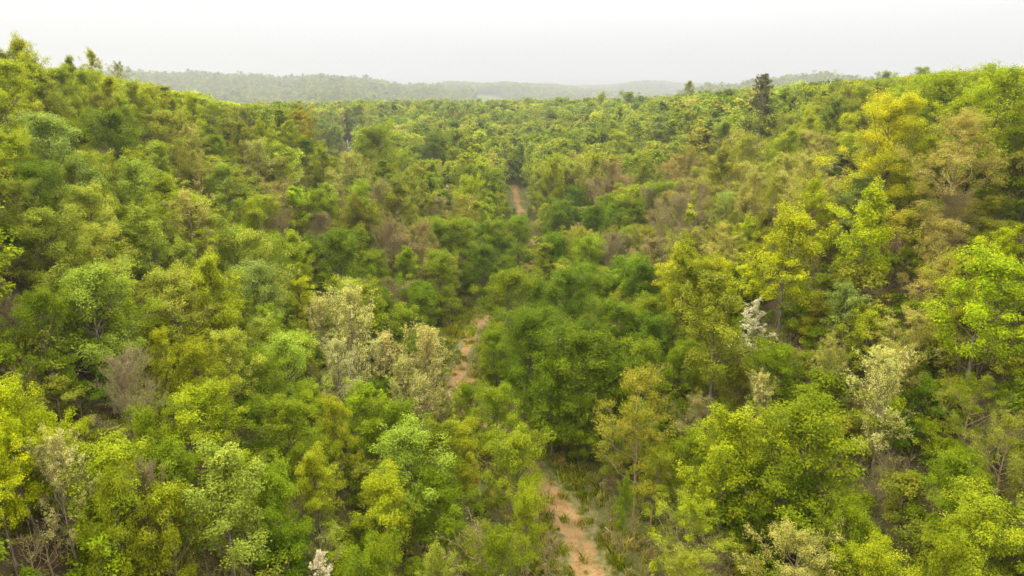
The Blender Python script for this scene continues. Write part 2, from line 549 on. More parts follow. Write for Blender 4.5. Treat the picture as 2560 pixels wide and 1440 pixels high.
def scatter(name, pts, rot, scl, idx, tint, protos):
    """ONE stuff object: instances of the prototype meshes on its own points."""
    c = bpy.data.collections.new(name + '_sources')
    for i, me in enumerate(protos):
        o = bpy.data.objects.new('source_%03d' % i if False else '%s_source_%03d' % (name, i), me)
        c.objects.link(o)
    me = bpy.data.meshes.new(name)
    n = len(pts)
    me.vertices.add(n)
    me.vertices.foreach_set('co', np.asarray(pts, np.float32).ravel())
    for k, v in (('rot', rot), ('scl', scl), ('tint', tint)):
        a = me.attributes.new(k, 'FLOAT_VECTOR', 'POINT'); a.data.foreach_set('vector', np.asarray(v, np.float32).ravel())
    a = me.attributes.new('idx', 'INT', 'POINT'); a.data.foreach_set('value', np.asarray(idx, np.int32))
    me.update()
    ob = add_obj(name, me)
    g = bpy.data.node_groups.new(name + '_nodes', 'GeometryNodeTree')
    g.interface.new_socket('Geometry', in_out='INPUT', socket_type='NodeSocketGeometry')
    g.interface.new_socket('Geometry', in_out='OUTPUT', socket_type='NodeSocketGeometry')
    gi = g.nodes.new('NodeGroupInput'); go = g.nodes.new('NodeGroupOutput')
    ip = g.nodes.new('GeometryNodeInstanceOnPoints')
    ci = g.nodes.new('GeometryNodeCollectionInfo')
    ci.inputs['Collection'].default_value = c
    ci.inputs['Separate Children'].default_value = True
    ci.inputs['Reset Children'].default_value = True
    ip.inputs['Pick Instance'].default_value = True

    def attr(nm, ty):
        x = g.nodes.new('GeometryNodeInputNamedAttribute'); x.data_type = ty; x.inputs['Name'].default_value = nm
        return next(s for s in x.outputs if s.enabled and s.name == 'Attribute')
    g.links.new(gi.outputs[0], ip.inputs['Points'])
    g.links.new(ci.outputs[0], ip.inputs['Instance'])
    g.links.new(attr('idx', 'INT'), ip.inputs['Instance Index'])
    e2r = g.nodes.new('FunctionNodeEulerToRotation')
    g.links.new(attr('rot', 'FLOAT_VECTOR'), e2r.inputs[0])
    g.links.new(e2r.outputs[0], ip.inputs['Rotation'])
    g.links.new(attr('scl', 'FLOAT_VECTOR'), ip.inputs['Scale'])
    g.links.new(ip.outputs[0], go.inputs[0])
    mod = ob.modifiers.new('scatter', 'NODES'); mod.node_group = g
    return ob


# ------------------------------------------------------------------ ground sheet
TRK_PX = [(1500, 1560), (1475, 1440), (1445, 1360), (1392, 1255), (1335, 1170), (1240, 1085), (1140, 995), (1148, 930), (1166, 870), (1192, 812),
          (1255, 740), (1312, 685), (1330, 640), (1334, 600), (1312, 560), (1298, 520), (1287, 475), (1285, 462)]
TRK = np.array([ground_at(*p)[:2] for p in TRK_PX])
_d = np.concatenate([[0], np.cumsum(np.hypot(*np.diff(TRK, axis=0).T))])
_s = np.linspace(0, _d[-1], 420)
TRKF = np.stack([np.interp(_s, _d, TRK[:, 0]), np.interp(_s, _d, TRK[:, 1])], 1)
ker = np.hanning(17); ker /= ker.sum()
TRKF = np.stack([np.convolve(np.pad(TRKF[:, i], 8, mode='edge'), ker, 'valid') for i in range(2)], 1)


def track_dist(x, y):
    x = np.asarray(x, float).ravel(); y = np.asarray(y, float).ravel()
    d = np.full(len(x), 1e9)
    m = (np.abs(x) < 40) & (y > -5) & (y < 330)
    i = np.where(m)[0]
    for j in range(0, len(i), 4000):
        q = i[j:j + 4000]
        d[q] = np.sqrt(((x[q, None] - TRKF[None, :, 0]) ** 2 + (y[q, None] - TRKF[None, :, 1]) ** 2).min(1))
    return d


def ground_material():
    m, n, o = new_mat('forest_floor')
    g = n.nodes.new('ShaderNodeNewGeometry')
    def noise(sc, det=6):
        z = n.nodes.new('ShaderNodeTexNoise'); z.inputs['Scale'].default_value = sc; z.inputs['Detail'].default_value = det
        n.links.new(g.outputs['Position'], z.inputs['Vector']); return z
    def mixc(f, a, b):
        x = n.nodes.new('ShaderNodeMix'); x.data_type = 'RGBA'
        for sock, v in (('A', a), ('B', b)):
            if isinstance(v, tuple): x.inputs[sock].default_value = (*v, 1)
            else: n.links.new(v, x.inputs[sock])
        n.links.new(f, x.inputs['Factor']); return x.outputs['Result']
    def ramp(src, a, b):
        r = n.nodes.new('ShaderNodeMapRange'); r.inputs['From Min'].default_value = a; r.inputs['From Max'].default_value = b
        n.links.new(src, r.inputs['Value']); return r.outputs['Result']
    litter = mixc(ramp(noise(2.7).outputs['Fac'], .35, .68), (.075, .045, .028), (.165, .105, .062))
    litter = mixc(ramp(noise(.35).outputs['Fac'], .45, .65), litter, (.11, .085, .045))
    green = mixc(ramp(noise(1.9).outputs['Fac'], .3, .7), (.06, .085, .014), (.155, .138, .045))
    a = n.nodes.new('ShaderNodeAttribute'); a.attribute_name = 'grass'
    gm = n.nodes.new('ShaderNodeMath'); gm.operation = 'ADD'
    n.links.new(a.outputs['Fac'], gm.inputs[0]); n.links.new(noise(.8).outputs['Fac'], gm.inputs[1])
    c = mixc(ramp(gm.outputs[0], .62, .95), litter, green)
    md = n.nodes.new('ShaderNodeAttribute'); md.attribute_name = 'meadow'
    c = mixc(md.outputs['Fac'], c, (.11, .15, .03))
    p = n.nodes.new('ShaderNodeBsdfPrincipled'); p.inputs['Roughness'].default_value = .95; p.inputs['Specular IOR Level'].default_value = .1
    n.links.new(c, p.inputs['Base Color'])
    b = n.nodes.new('ShaderNodeBump'); b.inputs['Strength'].default_value = .6; b.inputs['Distance'].default_value = .1
    n.links.new(noise(6, 8).outputs['Fac'], b.inputs['Height']); n.links.new(b.outputs[0], p.inputs['Normal'])
    n.links.new(p.outputs[0], o.inputs['Surface'])
    return m


def build_ground():
    azs = np.radians(np.concatenate([np.arange(-180, -60, 5), np.arange(-60, 60, .4), np.arange(60, 180, 5)]))
    rs = [0.0, 2.0]
    while rs[-1] < 5500:
        rs.append(rs[-1] * (1.016 if 20 < rs[-1] < 420 else 1.03) + .05)
    rs = np.array(rs[1:])
    R, Az = np.meshgrid(rs, azs, indexing='ij')
    X, Y = R * np.sin(Az), R * np.cos(Az)
    Z = terrain(X, Y)
    V = np.stack([X, Y, Z], -1).reshape(-1, 3)
    na, nr = len(azs), len(rs)
    idx = np.arange(nr * na).reshape(nr, na)
    a = idx[:-1]; b = np.roll(a, -1, 1); c = idx[1:]; d = np.roll(c, -1, 1)
    quads = np.stack([a, c, d, b], -1).reshape(-1, 4)
    V = np.concatenate([V, [[0, 0, terrain(0., 0.)]]])
    tri = np.stack([np.full(na, nr * na), idx[0], np.roll(idx[0], -1)], -1)
    td = track_dist(V[:, 0], V[:, 1])
    gr = .55 * (1 - ss(2.2, 6.5, td)) + .08 + .25 * (1 - ss(10, 30, td))
    return tag(add_obj('ground', mesh_np('ground', V, [quads, tri], [ground_material()], attrs={'grass': gr, 'meadow': ss(480, 700, np.hypot(V[:, 0], V[:, 1]))}, smooth=True)), kind='structure')


ground = build_ground()


def track_material():
    m, n, o = new_mat('clay')
    g = n.nodes.new('ShaderNodeNewGeometry')
    def noise(sc, det=6):
        z = n.nodes.new('ShaderNodeTexNoise'); z.inputs['Scale'].default_value = sc; z.inputs['Detail'].default_value = det
        n.links.new(g.outputs['Position'], z.inputs['Vector']); return z.outputs['Fac']
    def mixc(f, a, b):
        x = n.nodes.new('ShaderNodeMix'); x.data_type = 'RGBA'
        for sock, v in (('A', a), ('B', b)):
            if isinstance(v, tuple): x.inputs[sock].default_value = (*v, 1)
            else: n.links.new(v, x.inputs[sock])
        n.links.new(f, x.inputs['Factor']); return x.outputs['Result']
    def ramp(src, a, b):
        r = n.nodes.new('ShaderNodeMapRange'); r.inputs['From Min'].default_value = a; r.inputs['From Max'].default_value = b
        n.links.new(src, r.inputs['Value']); return r.outputs['Result']
    clay = mixc(ramp(noise(1.1), .35, .65), (.25, .140, .050), (.36, .225, .095))
    clay = mixc(ramp(noise(7, 8), .5, .75), clay, (.15, .085, .045))
    weeds = mixc(ramp(noise(3.0), .35, .65), (.08, .095, .018), (.22, .175, .075))
    at = n.nodes.new('ShaderNodeAttribute'); at.attribute_name = 'verge'
    ad = n.nodes.new('ShaderNodeMath'); ad.operation = 'ADD'
    n.links.new(at.outputs['Fac'], ad.inputs[0]); n.links.new(noise(.9, 10), ad.inputs[1])
    c = mixc(ramp(ad.outputs[0], .88, 1.12), clay, weeds)
    p = n.nodes.new('ShaderNodeBsdfPrincipled'); p.inputs['Roughness'].default_value = .95; p.inputs['Specular IOR Level'].default_value = .1
    n.links.new(c, p.inputs['Base Color'])
    b = n.nodes.new('ShaderNodeBump'); b.inputs['Strength'].default_value = .5; b.inputs['Distance'].default_value = .08
    n.links.new(noise(5, 8), b.inputs['Height']); n.links.new(b.outputs[0], p.inputs['Normal'])
    n.links.new(p.outputs[0], o.inputs['Surface'])
    return m


M_CLAY = track_material()


def ribbon(name, line, half, nc=15, lift=.05):
    T = np.gradient(line, axis=0); T /= np.linalg.norm(T, axis=1, keepdims=True)
    Nr = np.stack([T[:, 1], -T[:, 0]], 1)
    u = np.linspace(-1, 1, nc)
    XY = line[:, None, :] + Nr[:, None, :] * (u[None, :, None] * half[:, None, None])
    Z = terrain(XY[..., 0], XY[..., 1]) + lift - .04 * (np.abs(u) ** 4)[None]
    V = np.concatenate([XY, Z[..., None]], -1).reshape(-1, 3)
    n = len(line)
    idx = np.arange(n * nc).reshape(n, nc)
    F = np.stack([idx[:-1, :-1], idx[:-1, 1:], idx[1:, 1:], idx[1:, :-1]], -1).reshape(-1, 4)
    verge = np.broadcast_to(np.clip(np.abs(u) * 1.2 - .1, 0, 1)[None] ** 1.1 + .06 + .24 * np.exp(-(u / .18) ** 2)[None], (n, nc)).ravel()
    yy = np.repeat(line[:, 1], nc)
    verge = verge + .42 * (((yy > 121) & (yy < 143)) | ((yy > 78) & (yy < 97))) + .12 * (yy < 52)
    return tag(add_obj(name, mesh_np(name, V, [F], [M_CLAY], attrs={'verge': verge}, smooth=True)), kind='structure')


half = 1.3 + .35 * np.sin(np.arange(len(TRKF)) * .11) + .25 * np.sin(np.arange(len(TRKF)) * .31)
half = half * np.interp(TRKF[:, 1], [0, 60, 110, 150, 300], [1.9, .95, .9, 1.0, 1.1])
track = ribbon('dirt_track', TRKF, half)
SPUR = np.array([ground_at(*p)[:2] for p in [(1148, 975), (1180, 945), (1212, 928), (1260, 912), (1320, 890)]])
SPF = np.stack([np.interp(np.linspace(0, 4, 50), np.arange(5), SPUR[:, i]) for i in range(2)], 1)
spur = ribbon('side_path', SPF, np.full(50, .95), lift=.065)

# ------------------------------------------------------------------ palettes
PAL = {
    'yel': (.430, .445, .006), 'yg': (.330, .360, .010), 'lg': (.355, .385, .040), 'mg': (.222, .270, .006), 'dg': (.145, .205, .003),
    'pg': (.315, .365, .065), 'ol': (.285, .285, .020), 'tan': (.430, .375, .080), 'brn': (.300, .235, .078), 'cream': (.57, .52, .165),
    'white': (.74, .66, .45), 'pine': (.150, .145, .034), 'grey': (.33, .265, .14), 'dull': (.215, .255, .028),
}
COLOUR_MAP_X = [0, 320, 640, 960, 1280, 1600, 1920, 2240, 2560]
COLOUR_MAP = [
    (250, 'yg yg lg|yg yg lg|dull ol mg|dull mg ol|dull mg ol|dull mg yg|dull yg ol|yg dull|yel yg'),
    (400, 'lg yg dg pg|yg lg lg yg|yg lg tan lg|mg ol mg|mg ol yg|ol brn yg|ol yg tan|yel dg tan|yel yel tan'),
    (550, 'lg yg lg ol|lg yg lg|yg lg mg brn|ol mg brn|mg dg ol|mg brn ol|yel tan ol|yel tan brn|mg tan yel'),
    (700, 'mg lg|lg yg|yg lg mg|dg mg brn|dg mg|dg mg ol|yel ol|yel ol|yel yg'),
    (850, 'yg mg lg|yg lg|yg mg lg|mg dg|dg mg|dg|yg ol|tan yg mg|yg yel brn'),
    (1000, 'yg lg mg|mg yg|mg dg|mg yg|mg dg|ol yg mg|mg yg|tan ol mg|mg ol'),
    (1150, 'yel yg|mg dg|mg yg|mg|mg ol|ol yg|yg mg|mg ol brn|mg brn'),
    (1300, 'yel yg yel|yg mg|yg lg|mg yg|mg yg|mg ol|mg|mg yg|mg'),
]
CMY = [r[0] for r in COLOUR_MAP]
CMC = [[c.split() for c in r[1].split('|')] for r in COLOUR_MAP]


def patch(x, y, r):
    """0..1, kin trees stand together."""
    v = .5 + .28 * math.sin(x * .21 + 1.7 * math.sin(y * .13)) + .28 * math.sin(y * .24 + 1.9 * math.sin(x * .11 + 2)) + r.normal(0, .16)
    return v % 1.0


def local_colour(px, py, r, u):
    j = int(np.clip(round(np.interp(px, COLOUR_MAP_X, range(9)) + r.normal(0, .3)), 0, 8))
    i = int(np.clip(round(np.interp(py, CMY, range(8)) + r.normal(0, .3)), 0, 7))
    c = CMC[i][j]
    return c[int(u * len(c)) % len(c)]


STYLE_FOR = {'yel': 'poplar poplar maple', 'yg': 'poplar maple poplar', 'lg': 'maple poplar', 'mg': 'maple poplar poplar', 'dg': 'maple', 'pg': 'maple poplar',
             'ol': 'open poplar open', 'tan': 'open', 'brn': 'bare open', 'cream': 'budding', 'white': 'blossom', 'dull': 'poplar poplar maple open', 'grey': 'bare'}


def jitter_tint(c, r, s=.13):
    b = np.array(PAL[c]) * math.exp(r.normal(0, s))
    b = b * np.exp(r.normal(0, .05, 3) * np.array([1, .6, 2]))
    return tuple(float(x) for x in np.clip(b, .004, .7))


# ------------------------------------------------------------------ trees read off the photograph: top pixel, crown width, style, colour
HAND = '''
70 140 105 poplar yg|-15 150 130 poplar yel|152 172 84 poplar yg|202 184 90 maple yg|262 196 84 poplar yel|322 212 80 poplar yg|12 126 90 poplar yg|110 215 110 maple lg|300 240 90 poplar yg|250 240 90 maple ol
45 95 110 poplar yel|172 142 62 poplar ol|222 122 44 poplar yel|297 160 44 open ol|-20 215 120 maple yg|95 185 90 poplar yg|132 190 80 maple yg|360 218 72 poplar yel|480 232 74 poplar yel
430 246 60 poplar yg|182 245 80 poplar yg|100 300 165 maple pg|165 312 105 maple mg|270 290 150 maple dg|400 290 120 maple lg|525 262 80 open yg|656 302 66 poplar yel|718 304 60 poplar yg
802 356 66 poplar yg|866 388 96 open tan|536 346 62 maple mg|1095 342 92 maple dg|922 328 105 maple mg|640 360 90 open tan|600 300 70 poplar ol|20 340 130 maple yg|330 400 120 poplar lg
210 400 130 maple mg|700 400 90 open ol|560 420 110 maple lg|470 380 90 open tan|765 352 60 maple dg
1908 191 56 pine pine|1720 204 40 poplar yg|1576 234 54 maple mg|1505 232 42 poplar yg|1545 250 26 maple dg|2025 268 72 poplar yel|2308 174 60 maple mg|2212 184 52 maple dull|2475 166 60 maple yg
2240 258 195 maple yel|2398 240 130 poplar yel|2515 185 180 maple yel|2178 288 64 pine pine|2112 385 92 pine pine|2400 300 210 open tan|2062 345 74 open tan|1985 318 84 poplar yg
1872 345 96 open ol|1800 370 104 poplar ol|1700 392 84 open brn|1610 400 70 poplar yg|1540 330 66 poplar yg|2150 445 106 maple pg|2300 360 90 poplar yel|1650 330 60 maple mg
120 540 160 maple lg|220 582 140 maple lg|40 470 120 open ol|440 597 78 poplar lg|850 590 140 maple dg|930 640 100 maple mg|520 640 150 poplar yg|622 668 140 maple pg|750 700 84 poplar yel
420 690 160 maple lg|100 740 130 maple mg|1000 455 105 poplar ol|1090 500 72 open brn|870 748 175 budding cream|792 756 110 budding cream|962 842 100 budding cream|1062 838 150 budding cream|935 862 90 budding cream|1005 905 110 budding cream|838 868 130 budding cream|1050 950 100 budding cream
1020 782 100 maple mg|300 905 160 bare grey|400 830 76 poplar yg|480 870 150 maple yg|556 835 130 poplar lg|640 890 130 maple mg|650 500 120 maple yg|350 520 120 poplar lg|800 480 90 maple mg
1400 510 92 maple dg|1440 474 72 maple dg|1582 505 96 maple dg|1345 562 58 bare tan|1540 592 84 bare grey|1708 500 120 bare brn|1812 490 100 open pg|1470 600 100 maple mg|1592 658 120 maple dg
1282 688 140 maple mg|1425 690 140 maple dg|1330 790 190 maple dg|1452 842 200 maple dg|1880 545 82 poplar yel|1832 590 92 open tan|1978 530 165 poplar yel|2196 468 160 poplar yel|1800 690 180 poplar ol
1902 745 98 blossom white|2120 710 92 poplar pg|2352 560 130 open tan|2522 572 110 poplar yel|2475 640 190 poplar yel|2380 490 110 bare brn|2300 790 140 open tan|2232 880 110 open tan|1962 872 130 maple mg|2082 848 76 open tan
1640 800 130 maple dg|1530 765 150 maple dg|1605 865 150 maple mg|1555 905 150 maple dg|1385 905 160 maple dg|1245 835 100 maple mg|1710 860 110 maple mg|1240 560 90 maple mg|1150 560 110 maple mg|1210 620 90 maple dg|1100 640 110 maple mg
10 1000 170 maple yel|128 1045 120 poplar yel|500 985 190 maple yg|372 1042 110 maple mg|415 1128 180 maple mg|592 1140 96 poplar yg|782 1128 120 poplar yg|1020 1082 190 maple lg|1092 1192 150 maple mg|955 1200 150 maple yg
570 1270 210 poplar lg|280 1195 210 maple yg|170 1290 150 budding cream|372 1252 110 bare grey|792 1372 90 blossom white|1100 1372 92 poplar lg|925 1372 150 maple mg|60 1190 150 poplar yel|700 1010 150 maple mg
1240 982 130 maple mg|1170 972 84 maple mg|1450 992 96 maple mg|1605 960 210 open ol|1832 1032 190 poplar yg|2032 1032 260 maple mg|1902 952 96 budding cream|2232 890 170 budding cream|2452 962 140 open mg
2402 1150 140 maple mg|2482 1262 200 maple yg|2372 1362 130 maple mg|2202 1372 150 maple yg|2122 1262 150 maple mg|1992 1322 180 open tan|1732 1262 160 open yg|1562 1190 44 poplar mg|1312 1232 100 maple yg
1290 1090 150 maple yg|2540 1050 130 open ol|1880 1180 150 maple mg|680 1180 150 maple mg|830 1010 90 maple yg|2020 1190 130 maple dg|1240 1340 130 maple mg|430 1370 140 maple yg|30 1380 130 poplar yel|300 1390 120 maple yg
1298 546 84 maple mg|1262 600 70 maple dg|1120 460 34 blossom white|495 425 36 blossom cream|2040 360 60 open tan|1640 1120 120 open yg|1740 1000 110 open brn
'''
RATIO = {'poplar': 2.3, 'maple': 1.7, 'open': 1.85, 'budding': 2.0, 'bare': 1.75, 'blossom': 2.2, 'pine': 3.3}


def solve_tree(px, py, w, style):
    """The spot on the slope where a tree of this crown width has its top at this pixel."""
    ratio = 1.6 if style == 'pine' and px > 2000 else RATIO[style]
    d = ray(px, py)
    ts = np.arange(31, 600, .2)
    p = CAM + ts[:, None] * d
    depth = ts * float(d @ FWD)
    Hh = ratio * w * depth / F_PX
    lo, hi = (5.5, 15.5) if style != 'pine' else (6, 20)
    Hh = np.clip(Hh, lo, hi)
    g = p[:, 2] - terrain(p[:, 0], p[:, 1]) - Hh
    i = int(np.argmax(g < 0)) if (g < 0).any() else int(np.argmin(g))
    W = w * depth[i] / F_PX
    if g[i] > 0:                         # on the skyline: a taller tree
        k = ts < 190
        i = int(np.argmin(np.where(k, g, 1e9)))
        Hh[i] = min(p[i, 2] - terrain(p[i, 0], p[i, 1]), 19.0)
        W = max(w * depth[i] / F_PX, Hh[i] * .27)
    return p[i, 0], p[i, 1], float(Hh[i]), float(W)


trees = []                                # dicts: x y z H W style colour tint seed px py wpx hand
for i, tok in enumerate(HAND.replace('\n', '|').split('|')):
    if not tok.strip():
        continue
    a = tok.split()
    px, py, w, style, col = float(a[0]), float(a[1]), float(a[2]), a[3], a[4]
    x, y, H, W = solve_tree(px, py, w, style)
    if style == 'pine' and px < 2000:      # the lone tall pine
        d = ray(px, py); q = CAM + d * 128.0
        x, y = q[0], q[1]; H = float(q[2] - terrain(x, y)); W = w * 125.0 / F_PX
    trees.append(dict(x=x, y=y, H=H, W=W, style=style, col=col, tint=jitter_tint(col, rng, .06), hand=True, px=px, py=py, wpx=w))
print('hand trees', len(trees), 'r range', min(math.hypot(t['x'], t['y']) for t in trees), max(math.hypot(t['x'], t['y']) for t in trees))

# windows of the photograph in which the ground, the track or one trunk shows between the crowns
GAPS = [(1345, 1245, 1610, 1450), (1110, 805, 1215, 965), (1272, 456, 1308, 535), (1314, 595, 1342, 685), (1870, 215, 1945, 335, 140), (770, 392, 830, 408), (860, 355, 880, 392), (1330, 1030, 1370, 1060)]


def crown_boxes(x, y, z, H, W):
    """Pixel boxes of the crowns."""
    a, b, c = project(np.stack([x, y, z + H], 1))
    _, b2, _ = project(np.stack([x, y, z + H * .15], 1))
    w = F_PX * W / np.maximum(c, 1)
    return a, b, b2, w, c


hx = np.array([t['x'] for t in trees]); hy = np.array([t['y'] for t in trees]); hw = np.array([t['W'] for t in trees])


def fill(r0, r1, sp, maxaz=46):
    lim = r1 * 1.0
    nx = int(2 * lim / sp); ny = int(lim / (sp * .87))
    gx, gy = np.meshgrid(np.arange(nx), np.arange(ny))
    X = (gx + .5 * (gy % 2)) * sp - lim + rng.uniform(-.42, .42, gx.shape) * sp
    Y = gy * sp * .87 + rng.uniform(-.42, .42, gx.shape) * sp
    X, Y = X.ravel(), Y.ravel()
    r = np.hypot(X, Y); az = np.degrees(np.arctan2(X, Y))
    k = (r >= r0) & (r < r1) & (np.abs(az) < maxaz)
    return X[k], Y[k]


def sky_margin(x, y, z, H):
    """How far crowns reach over the highest thing nearer on the same bearing (only hidden ground is culled)."""
    r = np.hypot(x, y); az = np.arctan2(x, y)
    el = (z + H - CAM_H) / r
    b = np.clip(((az + .9) / 1.8 * 360).astype(int), 0, 359)
    o = np.argsort(r)
    best = np.full(360, -9.0)
    keep = np.zeros(len(x), bool)
    ob = b[o]; oe = el[o]; orr = r[o]
    for i in range(len(o)):
        q = ob[i]
        if oe[i] > best[q] - 14.0 / orr[i]:
            keep[o[i]] = True
        e = oe[i] - 3.0 / orr[i]
        if e > best[q]:
            best[q] = e
    return keep


FX, FY, FH, FW = [], [], [], []
for (r0, r1, sp, wm) in ((27, 110, 2.8, 3.9), (110, 150, 3.0, 4.0), (150, 430, 3.9, 5.0)):
    X, Y = fill(r0, r1, sp)
    W_ = wm * np.exp(rng.normal(0, .2, len(X)))
    H_ = np.clip(W_ * rng.uniform(1.7, 2.6, len(X)), 5.2, 12.5) * np.where(rng.uniform(size=len(X)) < .07, 1.22, 1)
    if r0 > 100:
        H_ = np.clip(W_ * rng.uniform(1.75, 2.6, len(X)), 5.5, 13.5) * np.where(rng.uniform(size=len(X)) < .07, 1.2, 1)
    FX.append(X); FY.append(Y); FH.append(H_); FW.append(W_)
FX, FY, FH, FW = (np.concatenate(a) for a in (FX, FY, FH, FW))
FZ = terrain(FX, FY)
# the valley's treeline keeps to the heights seen in the photograph: trees there are shorter
LINE_X = [-600, 0, 130, 200, 330, 480, 560, 640, 800, 1000, 1200, 1500, 1640, 1720, 1800, 1900, 2050, 2200, 2300, 2400, 2500, 2560, 3200]
LINE_Y = [170, 185, 180, 190, 212, 243, 270, 268, 264, 257, 259, 254, 252, 244, 238, 228, 216, 206, 199, 188, 186, 192, 176]
for _ in range(4):
    lx, ly, lz = project(np.stack([FX, FY, FZ + FH], 1))
    over = np.interp(lx, LINE_X, LINE_Y) + 5 * np.sin(FX * 3.1) + 4 * np.sin(FY * 2.3) - ly
    FH = np.where(over > 0, FH - over * lz / F_PX, FH)
low = FH < 4.2
tdF = track_dist(FX, FY)
ok = tdF > np.where(np.hypot(FX, FY) > 75, 1.2 + FW * .16, 2.4 + FW * .28)
for i in range(0, len(FX), 2000):
    s = slice(i, i + 2000)
    dd = np.hypot(FX[s, None] - hx, FY[s, None] - hy)
    ok[s] &= (dd > .36 * (FW[s, None] + hw)).all(1)
a_, b_, b2_, w_, c_ = crown_boxes(FX, FY, FZ, FH, FW)
for (x0, y0, x1, y1, *far) in GAPS:
    ok &= ~((a_ + w_ * .42 > x0) & (a_ - w_ * .42 < x1) & (b_ < y1) & (b2_ > y0) & (np.hypot(FX, FY) < (far[0] if far else 400)))
# crowns must not hide the tops of the trees read off the photograph: nothing nearer may cover their upper half
hpx = np.array([t['px'] for t in trees]); hpy = np.array([t['py'] for t in trees]); hwp = np.array([t['wpx'] for t in trees])
hr = np.hypot(hx, hy); hh = np.array([t['H'] for t in trees])
fr = np.hypot(FX, FY)
hgt = hh * F_PX / np.maximum(hr, 1)
for i in range(len(hx)):
    lim = hpy[i] + hgt[i] * (.42 if hwp[i] > 60 else .3)
    cov = (fr < hr[i] - .5) & (np.abs(a_ - hpx[i]) < .42 * (hwp[i] + w_)) & (b_ < lim) & (b2_ > hpy[i])
    cut = np.where(cov, (lim - b_) * np.maximum(c_, 1) / F_PX, 0)      # those in front are younger, lower trees
    nh = FH - cut
    FW = np.where(cov, FW * np.clip(nh / FH, .55, 1) ** .5, FW)
    FH = np.where(cov, nh, FH)
    b_ = np.where(cov, lim, b_)
FW = np.minimum(FW, FH / 1.7)
ok &= FH > 2.6
ok &= (w_ < 270) & (c_ > 27)
ok &= ~((FX - track_x(FY) > 14) & (fr < 95) & (rng.uniform(size=len(FX)) < .2))      # the right slope is thinner
low = FH < 2.6
fcx, fcy, _ = ground_at(822, 402)
ok &= ~((np.abs(FX - fcx) < 14) & (np.abs(FY - fcy) < 9))          # the bare field
ok &= sky_margin(FX, FY, FZ, FH) & ~low
FX, FY, FZ, FH, FW = (a[ok] for a in (FX, FY, FZ, FH, FW))
a_, b_, b2_, w_, c_ = crown_boxes(FX, FY, FZ, FH, FW)
print('fill trees', len(FX))
FARCOL = 'dull dull mg lg yg mg dg dull ol tan lg'.split()
for i in range(len(FX)):
    u = patch(FX[i], FY[i], rng)
    col = local_colour(a_[i], b_[i], rng, u)
    if math.hypot(FX[i], FY[i]) > 140 and rng.uniform() < .75:
        col = FARCOL[int(u * len(FARCOL)) % len(FARCOL)]
    st = STYLE_FOR[col].split()
    trees.append(dict(x=FX[i], y=FY[i], H=FH[i], W=FW[i], style=st[rng.integers(len(st))], col=col, tint=jitter_tint(col, rng), hand=False,
                      px=a_[i], py=b_[i], wpx=w_[i]))
for t in trees:
    t['z'] = float(terrain(t['x'], t['y'])) - .05
    t['r'] = math.hypot(t['x'], t['y'])
    t['vis'] = (-.3 * t['wpx'] < t['px'] < 2560 + .3 * t['wpx']) and (t['py'] < 1430)

# ------------------------------------------------------------------ single trees
MAX_SINGLE = 300
cand = [t for t in trees if t['vis']]
cand.sort(key=lambda t: (not t['hand'], -t['wpx'] * t['H'] / t['W']))
single = cand[:MAX_SINGLE]
sid = set(id(t) for t in single)
rest = [t for t in trees if id(t) not in sid]
KIND_NAME = {'poplar': 'broadleaf_tree', 'maple': 'broadleaf_tree', 'open': 'broadleaf_tree', 'budding': 'budding_tree', 'bare': 'bare_tree', 'blossom': 'blossoming_tree', 'pine': 'pine_tree'}


def place_tree(t, label, group):
    seed = int(rng.integers(6 if t['style'] in ('maple', 'poplar') else 3))
    tm, cm = near_meshes(t['style'], seed, t['style'] in ('maple', 'poplar', 'open') and t['W'] > 5.6)
    s = STY.get(t['style']) or dict(H=17.0, W=5.6)
    root = bpy.data.objects.new(KIND_NAME[t['style']], None)
    root.empty_display_size = .5
    COL.objects.link(root)
    root.location = (t['x'], t['y'], t['z'])
    root.rotation_euler = (0, 0, float(rng.uniform(0, 2 * PI)) if t['style'] != 'pine' else .2)
    k = t['W'] / s['W'] * (1.06 if t['style'] in ('maple', 'poplar') else 1.1)
    root.scale = (k, k, t['H'] / s['H'])
    tag(root, label, 'tree', group)
    for nm, me in (('trunk', tm), ('crown', cm)):
        o = bpy.data.objects.new(nm, me)
        COL.objects.link(o)
        o.parent = root
        if nm == 'crown':
            o['tint'] = t['tint']
    return root



